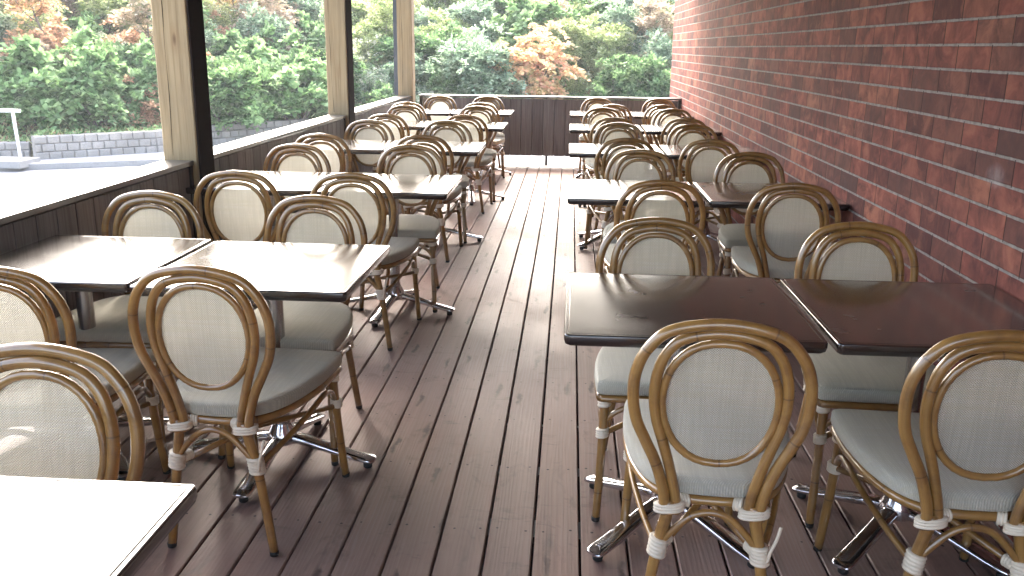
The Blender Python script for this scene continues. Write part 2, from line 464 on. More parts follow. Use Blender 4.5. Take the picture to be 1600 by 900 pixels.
class MB:
    """collects faces of one mesh, with the arc length along tubes"""
    def __init__(self): self.V = []; self.F = []; self.A = []; self.Rn = []; self.mi = []
    def add(self, V, Fc, A=None, Rn=None, mi=0):
        b = len(self.V)
        self.V += [tuple(v) for v in V]
        self.F += [tuple(i+b for i in f) for f in Fc]
        self.A += A if A else [0.0]*len(V)
        self.Rn += Rn if Rn else [0.0]*len(V)
        self.mi += [mi]*len(Fc)
    def tube(self, P, r, seg=10, closed=False, cap=True, t0=0.0, flat=None, mi=0):
        P = [Vector(p) for p in P]
        N = len(P)
        rs = r if isinstance(r, (list, tuple)) else [r]*N
        T = []
        for i in range(N):
            if closed: d = P[(i+1) % N]-P[(i-1) % N]
            else: d = P[min(i+1, N-1)]-P[max(i-1, 0)]
            T.append(d.normalized())
        up = Vector((0, 0, 1)) if abs(T[0].z) < .9 else Vector((0, 1, 0))
        nr = (up-T[0]*up.dot(T[0])).normalized()
        V = []; A = []; Rn = []
        arc = t0
        for i in range(N):
            if i:
                arc += (P[i]-P[i-1]).length
                q = T[i-1].rotation_difference(T[i])
                nr = (q @ nr)
                nr = (nr-T[i]*nr.dot(T[i])).normalized()
            bn = T[i].cross(nr)
            for k in range(seg):
                a = 2*PI*k/seg
                V.append(P[i]+(nr*math.cos(a)+bn*math.sin(a))*rs[i])
                A.append(arc); Rn.append(abs(math.sin(a/2)))
        Fc = []
        M_ = N if closed else N-1
        sh = 0
        if closed:  # match the frame where the loop closes
            best = 1e9
            for s in range(seg):
                d = (V[(N-1)*seg]-V[s]).length
                if d < best: best, sh = d, s
        for i in range(M_):
            for k in range(seg):
                a = i*seg+k; b = i*seg+(k+1) % seg
                if i == N-1: c = (k+1+sh) % seg; d = (k+sh) % seg
                else: c = (i+1)*seg+(k+1) % seg; d = (i+1)*seg+k
                Fc.append((a, b, c, d))
        if cap and not closed:
            Fc.append(tuple(range(seg))[::-1])
            Fc.append(tuple((N-1)*seg+k for k in range(seg)))
        self.add(V, Fc, A, Rn, mi)
        return self
    def box(self, x0, x1, y0, y1, z0, z1, mi=0, ch=0.0):
        if ch <= 0:
            V = [(x, y, z) for z in (z0, z1) for y in (y0, y1) for x in (x0, x1)]
            Fc = [(0, 2, 3, 1), (4, 5, 7, 6), (0, 1, 5, 4), (2, 6, 7, 3), (0, 4, 6, 2), (1, 3, 7, 5)]
            self.add(V, Fc, mi=mi)
            return self
        bm = bmesh.new()
        bmesh.ops.create_cube(bm, size=1.0)
        for v in bm.verts:
            v.co = Vector(((x0+x1)/2+v.co.x*(x1-x0), (y0+y1)/2+v.co.y*(y1-y0), (z0+z1)/2+v.co.z*(z1-z0)))
        bmesh.ops.bevel(bm, geom=list(bm.edges), offset=ch, segments=2, affect='EDGES', profile=.6)
        bm.verts.index_update()
        self.add([v.co.copy() for v in bm.verts], [[v.index for v in f.verts] for f in bm.faces], mi=mi)
        bm.free()
        return self
    def lathe(self, prof, cx=0, cy=0, seg=24, mi=0):
        V = []; Fc = []
        n = len(prof)
        for r, z in prof:
            for k in range(seg):
                a = 2*PI*k/seg
                V.append((cx+r*math.cos(a), cy+r*math.sin(a), z))
        for i in range(n-1):
            for k in range(seg):
                Fc.append((i*seg+k, i*seg+(k+1) % seg, (i+1)*seg+(k+1) % seg, (i+1)*seg+k))
        Fc.append(tuple(range(seg))[::-1])
        Fc.append(tuple((n-1)*seg+k for k in range(seg)))
        self.add(V, Fc, mi=mi)
        return self
    def loft(self, rings, cap0=True, cap1=True, mi=0):
        n = len(rings[0])
        V = [v for r in rings for v in r]
        Fc = []
        for i in range(len(rings)-1):
            for k in range(n):
                Fc.append((i*n+k, i*n+(k+1) % n, (i+1)*n+(k+1) % n, (i+1)*n+k))
        if cap0: Fc.append(tuple(range(n))[::-1])
        if cap1: Fc.append(tuple((len(rings)-1)*n+k for k in range(n)))
        self.add(V, Fc, mi=mi)
        return self
    def build(self, name, mat, parent=None, smooth=True, sharp=None, mats=None):
        me = mesh(name, self.V, self.F)
        if any(self.A):
            a = me.attributes.new('arc', 'FLOAT', 'POINT'); a.data.foreach_set('value', self.A)
            b = me.attributes.new('round', 'FLOAT', 'POINT'); b.data.foreach_set('value', self.Rn)
        for mm in (mats if mats is not None else [mat]): me.materials.append(mm)
        if mats: me.polygons.foreach_set('material_index', self.mi)
        o = link(name, me, None, parent, smooth)
        if smooth and sharp is not None:
            try: me.set_sharp_from_angle(angle=rad(sharp))
            except Exception: pass
        return o

# ---------------------------------------------------------------- deck
random.seed(7)
DECK_Y0, DECK_Y1 = -2.6, 11.70
XA = 0.0694
PITCH = .1455
dk = MB()
joist0, joist = 2.555, .436
k0 = int((-2.16-XA)/PITCH); k1 = int((1.42-XA)/PITCH)+1
for k in range(k0, k1):
    x0 = XA+k*PITCH+.0038; x1 = XA+(k+1)*PITCH-.0038
    if x0 > 1.424: continue
    x1 = min(x1, 1.424)
    yj = DECK_Y0
    nxt = joist0+joist*random.choice([-8, -6, -4, -3])
    cuts = []
    while nxt < DECK_Y1-.8:
        cuts.append(nxt); nxt += joist*random.choice([10, 12, 14, 15])
    if k == -2: cuts = [joist0+joist*1-3.6, 6.05-.01, 10.0]
    ys = [DECK_Y0]+cuts+[DECK_Y1]
    for a, b in zip(ys[:-1], ys[1:]):
        dz = random.uniform(-.0016, .0016)
        e = random.uniform(-.0012, .0012)
        # a board with eased edges, a little cupped
        ya, yb = a+.0012, b-.0012
        prof = [(x0, -.034), (x0, -.0035), (x0+.0035, -.0003), ((x0+x1)/2, -.0012+e), (x1-.0035, -.0003), (x1, -.0035), (x1, -.034)]
        V = []; n = len(prof)
        for y in (ya, yb):
            for px, pz in prof: V.append((px, y, pz+dz))
        Fc = [(i, i+1, n+i+1, n+i) for i in range(n-1)] + [(n-1, 0, n, 2*n-1), tuple(range(n))[::-1], tuple(range(n, 2*n))]
        Fc = [f[::-1] for f in Fc]
        dk.add(V, Fc)
    j = joist0-joist*6
    while j < DECK_Y1:
        for fx in (.2, .8):
            nx = x0+(x1-x0)*fx+random.uniform(-.007, .007); ny = j+random.uniform(-.012, .012)
            r = random.uniform(.0038, .0052)
            dk.add([(nx+r*math.cos(a*PI/4), ny+r*math.sin(a*PI/4), .0022) for a in range(8)], [tuple(range(8))], mi=1)
        j += joist
deck = dk.build('deck_floor', None, smooth=False, mats=[M['deck'], M['nail']])
tag(deck, kind='structure')
jb = MB()
y = joist0-joist*11
while y < DECK_Y1:
    jb.box(-2.15, 1.42, y-.02, y+.02, -.20, -.036)
    y += joist
jb.box(-2.15, 1.42, DECK_Y1-.06, DECK_Y1-.022, -.28, -.036)
jb.box(-2.15, -2.11, DECK_Y0, DECK_Y1-.07, -.28, -.2)
js = jb.build('deck_joists', M['face'], smooth=False); tag(js, kind='structure')

# ---------------------------------------------------------------- brick wall, ceiling
WX = 1.425
bw = MB()
bw.box(WX, WX+.25, -3.2, 13.23, -1.2, 3.1)
wall = bw.build('brick_wall', M['brick'], smooth=False)
tag(wall, 'long red and dark mottled brick wall with pale bed joints beside the tables', 'brick wall')
cb = MB()
cb.box(-2.55, WX+.25, -3.2, 12.2, 3.11, 3.25)
hb = MB(); hb.box(-2.30, -2.06, -3.2, 11.72, 2.62, 3.10); hb.box(-2.30, WX-.01, 11.73, 11.95, 2.70, 3.10)  # unseen header beams, added to cut the sky light and darken the deck
tag(hb.build('light_blocking_beams', M['face'], smooth=False), kind='structure')
ceil = cb.build('ceiling', M['ceiling'], smooth=False); tag(ceil, kind='structure')

# ---------------------------------------------------------------- fences
FX = -2.022
RAIL = .877
def fence_run(y0, y1, label):
    t = empty('board_fence', (FX, y0, 0))
    b = MB()
    L = y1-y0
    b0 = .038
    n = max(1, round((L-2*b0)/.1435))
    w = (L-2*b0)/n
    for i in range(n):
        a = b0+i*w
        b.box(-.018, 0, a+.003, a+w-.003, .11, RAIL-.034, ch=.004)
    b.box(-.030, -.0185, b0, L-b0, .12, RAIL-.04)
    b.build('cladding', M['clad'], t, smooth=False)
    c = MB(); c.box(-.150, .012, .0, L, RAIL-.026, RAIL, ch=.003)
    c.build('cap_rail', M['cap'], t, smooth=False)
    for a in (0.001, L-.035):
        e = MB(); e.box(-.10, .006, a, a+.034, .10, RAIL-.0265, ch=.002)
        e.build('end_trim', M['trim'], t, smooth=False)
    q = MB(); q.box(-.10, -.031, .04, L-.04, .12, .20); q.box(-.10, -.031, .04, L-.04, RAIL-.12, RAIL-.03)
    q.box(-.125, -.108, 0.0, L, .11, RAIL-.03)
    q.build('inner_framing', M['face'], t, smooth=False)
    tag(t, label, 'fence', 'dark board fence runs along the open side')
    return t
fence_run(-2.2, 4.712, 'dark board fence run nearest the camera, in front of the first timber post')
fence_run(4.925, 8.105, 'dark board fence run between the first and second timber posts')
fence_run(8.318, 11.50, 'dark board fence run between the second post and the far corner post')
FY = 11.80
t = empty('board_fence', (0, FY, 0))
b = MB()
xa, xb = -1.955, WX-.004
n = round((xb-xa-.08)/.1435); w = (xb-xa-.08)/n
for i in range(n):
    a = xa+.04+i*w
    b.box(a+.003, a+w-.003, -.0, .018, .112, RAIL-.034, ch=.004)
b.box(xa+.04, xb-.04, .0185, .03, .12, RAIL-.04)
b.build('cladding', M['clad'], t, smooth=False)
c = MB(); c.box(xa, xb, -.012, .14, RAIL-.026, RAIL, ch=.003); c.build('cap_rail', M['cap'], t, smooth=False)
for a in (xa+.001, xb-.036):
    c = MB(); c.box(a, a+.035, -.006, .10, .10, RAIL-.0265, ch=.002)
    c.build('end_trim', M['trim'], t, smooth=False)
c = MB(); c.box(-.305, -.275, .03, .07, -.30, .112); c.build('foot', M['face'], t, smooth=False)
tag(t, 'dark board fence closing the far end of the deck beyond the last tables', 'fence')

def timber_post(y, label, face=True, strip=False, crack=True):
    t = empty('timber_post', (-2.178, y, 0))
    b = MB()
    w, d = .188, .2
    # square timber with worn corners, top at the roof; slight wander
    rings = []
    rr = random.Random(int(y*10))
    for i in range(29):
        z = -.3+i*(3.40/28)
        ring = []
        for (cx, cy) in ((0, 0), (w, 0), (w, d), (0, d)):
            sx = 1 if cx == 0 else -1; sy = 1 if cy == 0 else -1
            c1 = .006+rr.uniform(-.002, .002)
            j = rr.uniform(-.0011, .0011)
            pts = [(cx+j, cy+sy*c1+j), (cx+sx*c1+j, cy+j)]
            if (cx == 0) == (cy != 0): pts = pts[::-1]
            ring += [(p[0], p[1], z) for p in pts]
        rings.append(ring)
    b.loft(rings)
    b.build('post_body', M['timber'], t, smooth=False)
    if crack:   # the drying crack down the face, a thin dark groove liner
        cr = MB(); P = []
        for i in range(30):
            z = .9+i*.075
            P.append((.055+.012*math.sin(z*1.7+y)+.002*math.sin(z*13+y)-.02*(z-1.0)*.4, -.0005, z))
        cr.tube(P, [.0012+.0008*math.sin(i*.9+y) for i in range(30)], seg=5)
        cr.build('drying_crack', M['face'], t)
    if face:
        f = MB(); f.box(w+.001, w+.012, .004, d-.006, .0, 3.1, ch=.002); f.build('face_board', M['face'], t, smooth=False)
    if strip:
        f = MB(); f.box(-.05, -.002, .02, .10, RAIL, 3.1, ch=.002); f.build('metal_strip', M['strip'], t, smooth=False)
    tag(t, label, 'post', 'square timber posts carrying the roof')
    return t
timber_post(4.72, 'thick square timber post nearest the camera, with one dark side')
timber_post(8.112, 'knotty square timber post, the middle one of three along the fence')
timber_post(11.507, 'square timber corner post where the two fences meet, grey strip on its left', face=False, strip=True)

# ---------------------------------------------------------------- chair
def mirror(P): return [(-x, y, z) for x, y, z in P]
def backy(h): 
    return -.272-.022*max(0, (h-.42)/.465)-.010*max(0, (h-.62)/.27)**1.5
def loop_path(ctrl, dy=0.0, n=7):
    right = [(u, backy(h)+dy, h) for u, h in ctrl]
    left = mirror(right[:-1])[::1]
    P = left + [right[-1]] + right[:-1][::-1]
    return catmull(P, n)

SEAT_OUT = [(0, .252), (.10, .252), (.185, .2515), (.216, .245), (.226, .222), (.2265, .10), (.217, .0), (.197, -.10), (.158, -.195), (.095, -.247), (0, -.260)]
def outline(inset=0.0, z=0.0, n=4):
    P = [(x, y, z) for x, y in SEAT_OUT]
    P = P+[(-x, y, zz) for x, y, zz in P[1:-1][::-1]]
    C = catmull(P, n, True)
    out = []
    N = len(C)
    for i in range(N):
        d = (C[(i+1) % N]-C[i-1]).normalized()
        nn = Vector((d.y, -d.x, 0))      # inward for clockwise path
        cc = C[i]+nn*inset
        out.append(Vector((cc.x, cc.y, z)))
    return out

def binding(name, parent, c, ax, a, b, h, turns=5, seg=16):
    """wrapped cane sleeve round axis ax (unit), half-widths a (sideways) and b, height h"""
    ax = Vector(ax).normalized()
    s = Vector((1, 0, 0)); s = (s-ax*s.dot(ax)).normalized()
    q = ax.cross(s)
    mb = MB()
    rings = []
    N = turns*4
    for i in range(N+1):
        f = i/N
        rid = .0028*abs(math.sin(f*turns*PI))
        tilt = .12
        ring = []
        for k in range(seg):
            an = 2*PI*k/seg
            w = 1.0
            ring.append(Vector(c)+ax*((f-.5)*h+tilt*a*math.cos(an))+s*(math.cos(an)*(a+rid))+q*(math.sin(an)*(b+rid)))
        rings.append(ring)
    mb.loft(rings)
    return mb.build(name, M['cane'], parent)

def make_chair():
    root = empty('bistro_chair')
    # outer hoop: both poles rise from the rear bindings and meet over the top
    outer = [(.113, .39), (.117, .445), (.139, .52), (.167, .58), (.191, .635), (.201, .695), (.196, .762), (.169, .822), (.115, .867), (0, .886)]
    inner = [(.085, .39), (.091, .445), (.109, .52), (.127, .58), (.144, .635), (.152, .695), (.147, .755), (.127, .809), (.086, .846), (0, .8615)]
    MB().tube(loop_path(outer, -.004), .0140, 12).build('outer_hoop', M['bamboo'], root)
    MB().tube(loop_path(inner, .002), .0132, 12, t0=.1).build('inner_hoop', M['bamboo'], root)
    oval = []
    for i in range(36):
        a = 2*PI*i/36
        ca, sa = math.cos(a), math.sin(a)
        u = .1335*math.copysign(abs(ca)**.88, ca)
        h = .683+.1535*math.copysign(abs(sa)**.94, sa)
        if sa < 0: u *= 1-.05*(-sa)
        oval.append((u, backy(h)+.004, h))
    MB().tube(oval, .0100, 10, closed=True, t0=.05).build('panel_ring', M['bamboo'], root)
    # inner bead that holds the woven panel
    mb = MB()
    ctr = Vector((0, backy(.684)+.004, .684))
    rings = []
    for k, (f, dy) in enumerate(((.97, .0), (.7, -.001), (.4, -.002), (.1, -.0025))):
        rings.append([ctr+(Vector(p)-ctr)*f+Vector((0, dy, 0)) for p in oval])
    mb.loft(rings, cap0=False)
    mb.build('backrest_panel', M['panel'], root)
    # seat
    rs = [outline(.022, .431), outline(.010, .430), outline(.002, .434), outline(0, .440), outline(0, .464), outline(.003, .471), outline(.010, .4755), outline(.024, .4775)]
    rs += [[Vector((p.x*f, (p.y-.01)*f+.01, z)) for p in outline(.024, .4775)] for f, z in ((.82, .4800), (.5, .4815), (.15, .4820))]
    mb = MB(); mb.loft(rs); seat = mb.build('seat_cushion', M['seat'], root, sharp=60)
    fr = outline(.012, .417)
    MB().tube(fr, .0125, 10, closed=True, t0=.03).build('seat_frame', M['bamboo'], root)
    for s in (-1, 1):
        P = catmull([(s*.196, .212, .428), (s*.200, .222, .30), (s*.207, .240, .14), (s*.214, .258, .012)], 4)
        l = MB().tube(P, [.0155-.0022*i/(len(P)-1) for i in range(len(P))], 10, t0=.07).build('leg', M['bamboo'], root)
        MB().lathe([(.011, .0), (.0135, .002), (.0142, .014), (.0135, .016)], s*.2145, .259, 12).build('foot_cap', M['rubber'], l)
        P = catmull([(s*.100, -.272, .425), (s*.108, -.269, .37), (s*.122, -.264, .30), (s*.143, -.264, .15), (s*.162, -.269, .012)], 4)
        l = MB().tube(P, [.0165-.0032*i/(len(P)-1) for i in range(len(P))], 10, t0=.11).build('leg', M['bamboo'], root)
        MB().lathe([(.011, .0), (.0135, .002), (.0142, .014), (.0135, .016)], s*.1625, -.2695, 12).build('foot_cap', M['rubber'], l)
        # side arch: from the front leg up under the seat and down to the rear leg
        P = catmull([(s*.203, .205, .318), (s*.207, .170, .352), (s*.208, .125, .372), (s*.205, .07, .372), (s*.192, -.03, .350), (s*.160, -.16, .315), (s*.130, -.252, .290)], 5)
        MB().tube(P, .0088, 8).build('side_brace', M['bamboo'], root)
    P = catmull([(-.120, -.268, .300), (-.085, -.270, .345), (-.045, -.270, .384), (0, -.270, .397), (.045, -.270, .384), (.085, -.270, .345), (.120, -.268, .300)], 5)
    MB().tube(P, .0092, 8).build('rear_brace', M['bamboo'], root)
    P = catmull([(-.200, .218, .318), (-.165, .222, .362), (-.10, .225, .392), (0, .226, .398), (.10, .225, .392), (.165, .222, .362), (.200, .218, .318)], 5)
    MB().tube(P, .0088, 8).build('front_brace', M['bamboo'], root)
    MB().tube([(-.196, .21, .300), (0, .0, .309), (.118, -.254, .292)], .0095, 8, t0=.02).build('cross_stretcher', M['bamboo'], root)
    MB().tube([(.196, .21, .286), (0, .0, .289), (-.118, -.254, .280)], .0095, 8, t0=.02).build('cross_stretcher', M['bamboo'], root)
    for s in (-1, 1):
        binding('cane_binding', root, (s*.101, -.272, .406), (0, .0, 1), .036, .0195, .024, 3)
        binding('cane_binding', root, (s*.123, -.265, .292), (s*.13, 0, -1), .0225, .0215, .050, 5)
        binding('cane_binding', root, (s*.198, .214, .404), (0, .03, -1), .0195, .0195, .044, 4)
        binding('cane_binding', root, (s*.202, .226, .296), (0, .06, -1), .0185, .0190, .030, 4)
        # wraps where the seat frame leaves the rear binding
        binding('cane_binding', root, (s*.066, -.250, .415), (1, s*-.25, 0), .016, .016, .022, 3)
        binding('cane_binding', root, (s*.106, -.238, .294), (s*-.5, 1, 0), .0145, .0145, .030, 4)
    binding('cane_binding', root, (0.0, .0, .299), (1, .3, 0), .018, .024, .030, 4)
    return root

# ---------------------------------------------------------------- table
TW = .705
def rrect(h, r, z, n=5):
    out = []
    for (sx, sy, a0) in ((1, 1, 0), (-1, 1, PI/2), (-1, -1, PI), (1, -1, 3*PI/2)):
        for k in range(n+1):
            a = a0+PI/2*k/n
            out.append((sx*(h-r)+r*math.cos(a), sy*(h-r)+r*math.sin(a), z))
    return out
def make_table():
    root = empty('cafe_table')
    h = TW/2-.004
    T = .745
    mb = MB()
    rg = [rrect(h-.02, .012, T-.034), rrect(h-.009, .013, T-.034), rrect(h-.003, .014, T-.029), rrect(h, .015, T-.018), rrect(h, .015, T-.006),
          rrect(h-.0007, .0145, T-.0030), rrect(h-.0022, .014, T-.0011), rrect(h-.0048, .013, T-.0005), rrect(h-.0105, .012, T-.0006), rrect(h-.0125, .011, T-.0012), rrect(h-.0145, .010, T-.0004), rrect(h-.06, .010, T)]
    mb.loft(rg)
    tt = mb.build('tabletop', M['table'], root, sharp=35)
    for p in tt.data.polygons:
        if abs(p.normal.z) > .97: p.use_smooth = False
    mb = MB(); mb.box(-.17, .17, -.025, .025, T-.050, T-.0345); mb.box(-.025, .025, -.17, .17, T-.0505, T-.0348); mb.lathe([(.06, T-.062), (.06, T-.051)], 0, 0, 20)
    mb.build('top_bracket', M['rubber'], root, smooth=False)
    mb = MB(); mb.lathe([(.029, .10), (.029, T-.0515)], 0, 0, 28)
    mb.build('column', M['brushed'], root, sharp=40)
    mb = MB(); mb.lathe([(.030, .070), (.052, .074), (.057, .095), (.050, .118), (.037, .142), (.034, .150), (.0300, .151)], 0, 0, 28)
    hub = mb.build('hub', M['chrome'], root, sharp=40)
    for q in range(4):
        a = q*PI/2
        ca, sa = math.cos(a), math.sin(a)
        mb = MB()
        rings = []
        prof = [(.030, .110, .026, .040), (.06, .108, .027, .036), (.10, .100, .028, .034), (.16, .084, .0285, .031), (.22, .068, .0295, .027), (.28, .053, .0315, .024), (.325, .044, .0325, .021), (.345, .039, .030, .016), (.353, .034, .021, .009)]
        for d, zt, w, th in prof:
            ring = []
            for k in range(14):
                an = 2*PI*k/14
                lx = w*math.copysign(abs(math.cos(an))**.75, math.cos(an))
                lz = th*.5*math.copysign(abs(math.sin(an))**.75, math.sin(an))
                px, py, pz = d, lx, zt-th*.5+lz
                ring.append((px*ca-py*sa, px*sa+py*ca, pz))
            rings.append(ring)
        mb.loft(rings)
        arm = mb.build('base_arm', M['chrome'], root, sharp=50)
        mb = MB()
        for j in range(5):   # raised grip ribs near the tip
            d = .285+j*.010
            zz = .0527-(d-.28)*.195+.0002
            P = [(d-.004+.004*abs(v)/.010*.5, v, zz-.0012*abs(v)/.012) for v in (-.013, -.006, 0, .006, .013)]
            mb.tube([(p[0]*ca-p[1]*sa, p[0]*sa+p[1]*ca, p[2]) for p in P], .0013, 5)
        mb.build('grip_ribs', M['chrome'], arm)
        mb = MB(); mb.lathe([(.014, 0), (.016, .003), (.016, .022), (.010, .026)], .325*ca, .325*sa, 14)
        mb.build('foot_glide', M['rubber'], arm)
    return root

# ---------------------------------------------------------------- placing tables and chairs
YR = [2.282, 4.531, 6.579, 8.501, 10.444]
YL = [.684, 2.634, 4.590, 6.535, 8.523, 10.403]
XL = [-.624, -.669, -.622, -.656, -.615, -.662]
WRD = ['front', 'second', 'third', 'fourth', 'fifth', 'sixth']
rnd = random.Random(3)
tproto = make_table()
used = False
def put_table(x, y, rot, base_rot, label, grp):
    global used
    o = tproto if not used else copy_tree(tproto)
    used = True
    o.location = (x, y, 0); o.rotation_euler = (0, 0, rot)
    if base_rot:
        for ch in o.children:
            if ch.name.split('.')[0] in ('base_arm', 'hub', 'top_bracket'): ch.rotation_euler = (0, 0, base_rot)
    tag(o, label, 'table', grp)
GT = 'dark square pedestal tables pushed together in pairs'
for i, y in enumerate(YR):
    w5 = WRD[i] if i < 4 else 'last'
    put_table(-.0017+TW/2, y+TW/2, rad(rnd.uniform(-.25, .25)), rad(45+rnd.uniform(-3, 3)), f'dark square table by the aisle, {w5} row of the brick wall bank', GT)
    put_table(-.0017+TW*1.5+.012, y+TW/2+rnd.uniform(-.004, .006)-.006, rad(rnd.uniform(-.3, .3)), rad(45+rnd.uniform(-4, 4)), f'dark square table against the brick wall, {w5} row of that bank', GT)
for i, y in enumerate(YL):
    w5 = WRD[i] if i < 5 else 'last'
    lab = f'dark square table by the aisle, {w5} row of the fence bank'
    if i == 0: lab = 'glare-whitened table cut off by the lower left corner of the picture'
    put_table(XL[i]-TW/2, y+TW/2, rad(rnd.uniform(-.3, .3)-(.6 if i == 1 else 0)), rad((4, -6, -10, 3, 8, -5)[i]), lab, GT)
    if i > 0:
        put_table(XL[i]-TW*1.5-.010, y+TW/2+(.035 if i == 1 else rnd.uniform(-.01, .02)), rad(rnd.uniform(-.5, .5)), rad((0, 40, 12, 30, 8, -5)[i]), f'dark square table against the board fence, {w5} row of that bank', GT)

# every chair: bank, row, near or far side, X and Y of the top of its hoop, turn in degrees
CH = [('R', 0, 'n', 'a', .373, 1.984, -5), ('R', 0, 'n', 'w', 1.000, 1.965, -3), ('R', 0, 'f', 'a', .331, 3.256, 1), ('R', 0, 'f', 'w', 1.060, 3.262, -2),
      ('R', 1, 'n', 'a', .445, 4.240, 2), ('R', 1, 'n', 'w', 1.064, 4.232, -6), ('R', 1, 'f', 'a', .443, 5.555, 0), ('R', 1, 'f', 'w', 1.100, 5.530, 2),
      ('R', 2, 'n', 'a', .401, 6.272, 3), ('R', 2, 'n', 'w', .980, 6.282, -2), ('R', 2, 'f', 'a', .415, 7.600, -2), ('R', 2, 'f', 'w', 1.022, 7.565, 2),
      ('R', 3, 'n', 'a', .402, 8.170, 1), ('R', 3, 'n', 'w', 1.043, 8.215, -3), ('R', 3, 'f', 'a', .346, 9.520, 2), ('R', 3, 'f', 'w', 1.075, 9.530, -2),
      ('R', 4, 'n', 'a', .476, 10.125, -2), ('R', 4, 'n', 'w', 1.032, 10.180, 2), ('R', 4, 'f', 'a', .346, 11.437, 1), ('R', 4, 'f', 'w', 1.110, 11.480, 0),
      ('L', 0, 'f', 'a', -1.072, 1.672, -2),
      ('L', 1, 'n', 'a', -1.030, 2.355, -4), ('L', 1, 'n', 'w', -1.590, 2.290, 5), ('L', 1, 'f', 'a', -1.032, 3.586, -2), ('L', 1, 'f', 'w', -1.734, 3.607, 1),
      ('L', 2, 'n', 'a', -1.050, 4.270, -1), ('L', 2, 'n', 'w', -1.618, 4.260, 3), ('L', 2, 'f', 'a', -.984, 5.580, 1), ('L', 2, 'f', 'w', -1.690, 5.520, -1),
      ('L', 3, 'n', 'a', -1.013, 6.220, 2), ('L', 3, 'n', 'w', -1.728, 6.195, 1), ('L', 3, 'f', 'a', -1.016, 7.500, 0), ('L', 3, 'f', 'w', -1.662, 7.460, -2),
      ('L', 4, 'n', 'a', -.946, 8.195, 2), ('L', 4, 'n', 'w', -1.660, 8.140, -2), ('L', 4, 'f', 'a', -.960, 9.475, 1), ('L', 4, 'f', 'w', -1.712, 9.420, 2),
      ('L', 5, 'n', 'a', -.988, 10.050, -1), ('L', 5, 'n', 'w', -1.790, 9.960, 2), ('L', 5, 'f', 'a', -1.026, 11.380, 2), ('L', 5, 'f', 'w', -1.618, 11.350, -1)]
SPECIAL = {('R', 0, 'n', 'a'): 'bistro chair with a loose upright binding tail, its back to the camera by the aisle',
           ('R', 0, 'n', 'w'): 'bistro chair cut off by the right edge, its back to the camera near the bricks',
           ('L', 0, 'f', 'a'): 'large bistro chair back cut off by the left edge, behind the glare-white corner table',
           ('L', 1, 'n', 'a'): 'bistro chair turned slightly, its back to the camera, second row of the fence bank'}
cproto = make_chair()
used_c = False
for bank, row, side, pos, ax_, ay_, deg in CH:
    o = cproto if not used_c else copy_tree(cproto)
    used_c = True
    th = rad(deg) + (0 if side == 'n' else PI)
    ly = backy(.886)-.004
    ax_, ay_ = ax_*.983, ay_*.983
    lx_ = -ly*math.sin(th); wy = ly*math.cos(th)
    o.location = (ax_-lx_, ay_-wy, .0022); o.rotation_euler = (0, 0, th)
    tone = rnd.uniform(.78, 1.06); warm = rnd.uniform(-.04, .05)      # every chair has aged a little differently
    ft = rnd.uniform(.88, 1.02)
    for ch in o.children:
        b_ = ch.name.split('.')[0]
        ch.color = (ft, ft*.995, ft*(1-abs(warm)), 1) if b_ in ('seat_cushion', 'backrest_panel') else (tone+warm, tone, tone-warm, 1)
    nrow = 5 if bank == 'R' else 6
    rw = WRD[row] if row < nrow-1 else 'last'
    sd_ = 'near' if side == 'n' else 'far'
    ps = 'aisle' if pos == 'a' else ('wall' if bank == 'R' else 'fence')
    bk = 'brick wall bank' if bank == 'R' else 'fence bank'
    lab = SPECIAL.get((bank, row, side, pos), f'bamboo bistro chair, {sd_} side of the {ps}-side table, {rw} row, {bk}')
    tag(o, lab, 'chair', 'bamboo bistro chairs set at the square tables')
    if (bank, row, side, pos) == ('R', 0, 'n', 'a'):
        tl = MB()
        P = catmull([(.140, -.288, .285), (.144, -.292, .315), (.155, -.294, .350), (.163, -.293, .385)], 5)
        tl.tube(P, [.0042]*len(P), 6)
        q = tl.build('binding_tail', M['cane'], o)

# ---------------------------------------------------------------- ground, road, retaining wall
GZ = -.90
def sheet(name, pts, z, mat, kind='structure', th=None):
    V = [(x, y, z) for x, y in pts]
    n = len(V)
    if th:
        V += [(x, y, z-th) for x, y in pts]
        Fc = [tuple(range(n)), tuple(range(n, 2*n))[::-1]]+[(i, i+n, (i+1) % n+n, (i+1) % n) for i in range(n)]
    else: Fc = [tuple(range(n))]
    o = link(name, mesh(name, V, Fc), mat, None, False)
    return tag(o, kind=kind)
sheet('ground', [(-400, -200), (400, -200), (400, 500), (-400, 500)], GZ-.03, M['road'])
KERB = [(-30, 8.6), (-14, 15.1), (-10.94, 16.63), (-9.85, 17.19), (-6.5, 19.0), (-3, 21.0), (2, 23.4), (10, 25)]
WALLL = [(-30, 12.6), (-13.9, 17.0), (-11.1, 17.95), (-10.75, 17.55), (-9.0, 19.19), (-8.35, 21.0), (-6.8, 23.0), (-2, 25.6), (4, 27.0), (14, 28.0)]
# pavement between kerb and retaining wall, 12 cm above the road
sheet('pavement', KERB+[(14, 27.9), (4, 26.9), (-2, 25.5), (-6.75, 22.9), (-8.3, 20.95), (-8.95, 19.15), (-10.7, 17.5), (-11.1, 17.9), (-13.9, 16.95), (-30, 12.5)], GZ+.08, M['concrete'], th=.2)
kb = MB()
KP = catmull([(x, y, 0) for x, y in KERB], 6)
rings = []
for i, p in enumerate(KP):
    d = (KP[min(i+1, len(KP)-1)]-KP[max(i-1, 0)]).normalized(); nn = Vector((d.y, -d.x, 0))
    rings.append([p+nn*a+Vector((0, 0, z)) for a, z in ((.09, GZ-.1), (.085, GZ+.075), (.07, GZ+.093), (-.06, GZ+.096), (-.06, GZ-.1))])
kb.loft(rings)
tag(kb.build('kerb', M['concrete'], smooth=False), kind='structure')
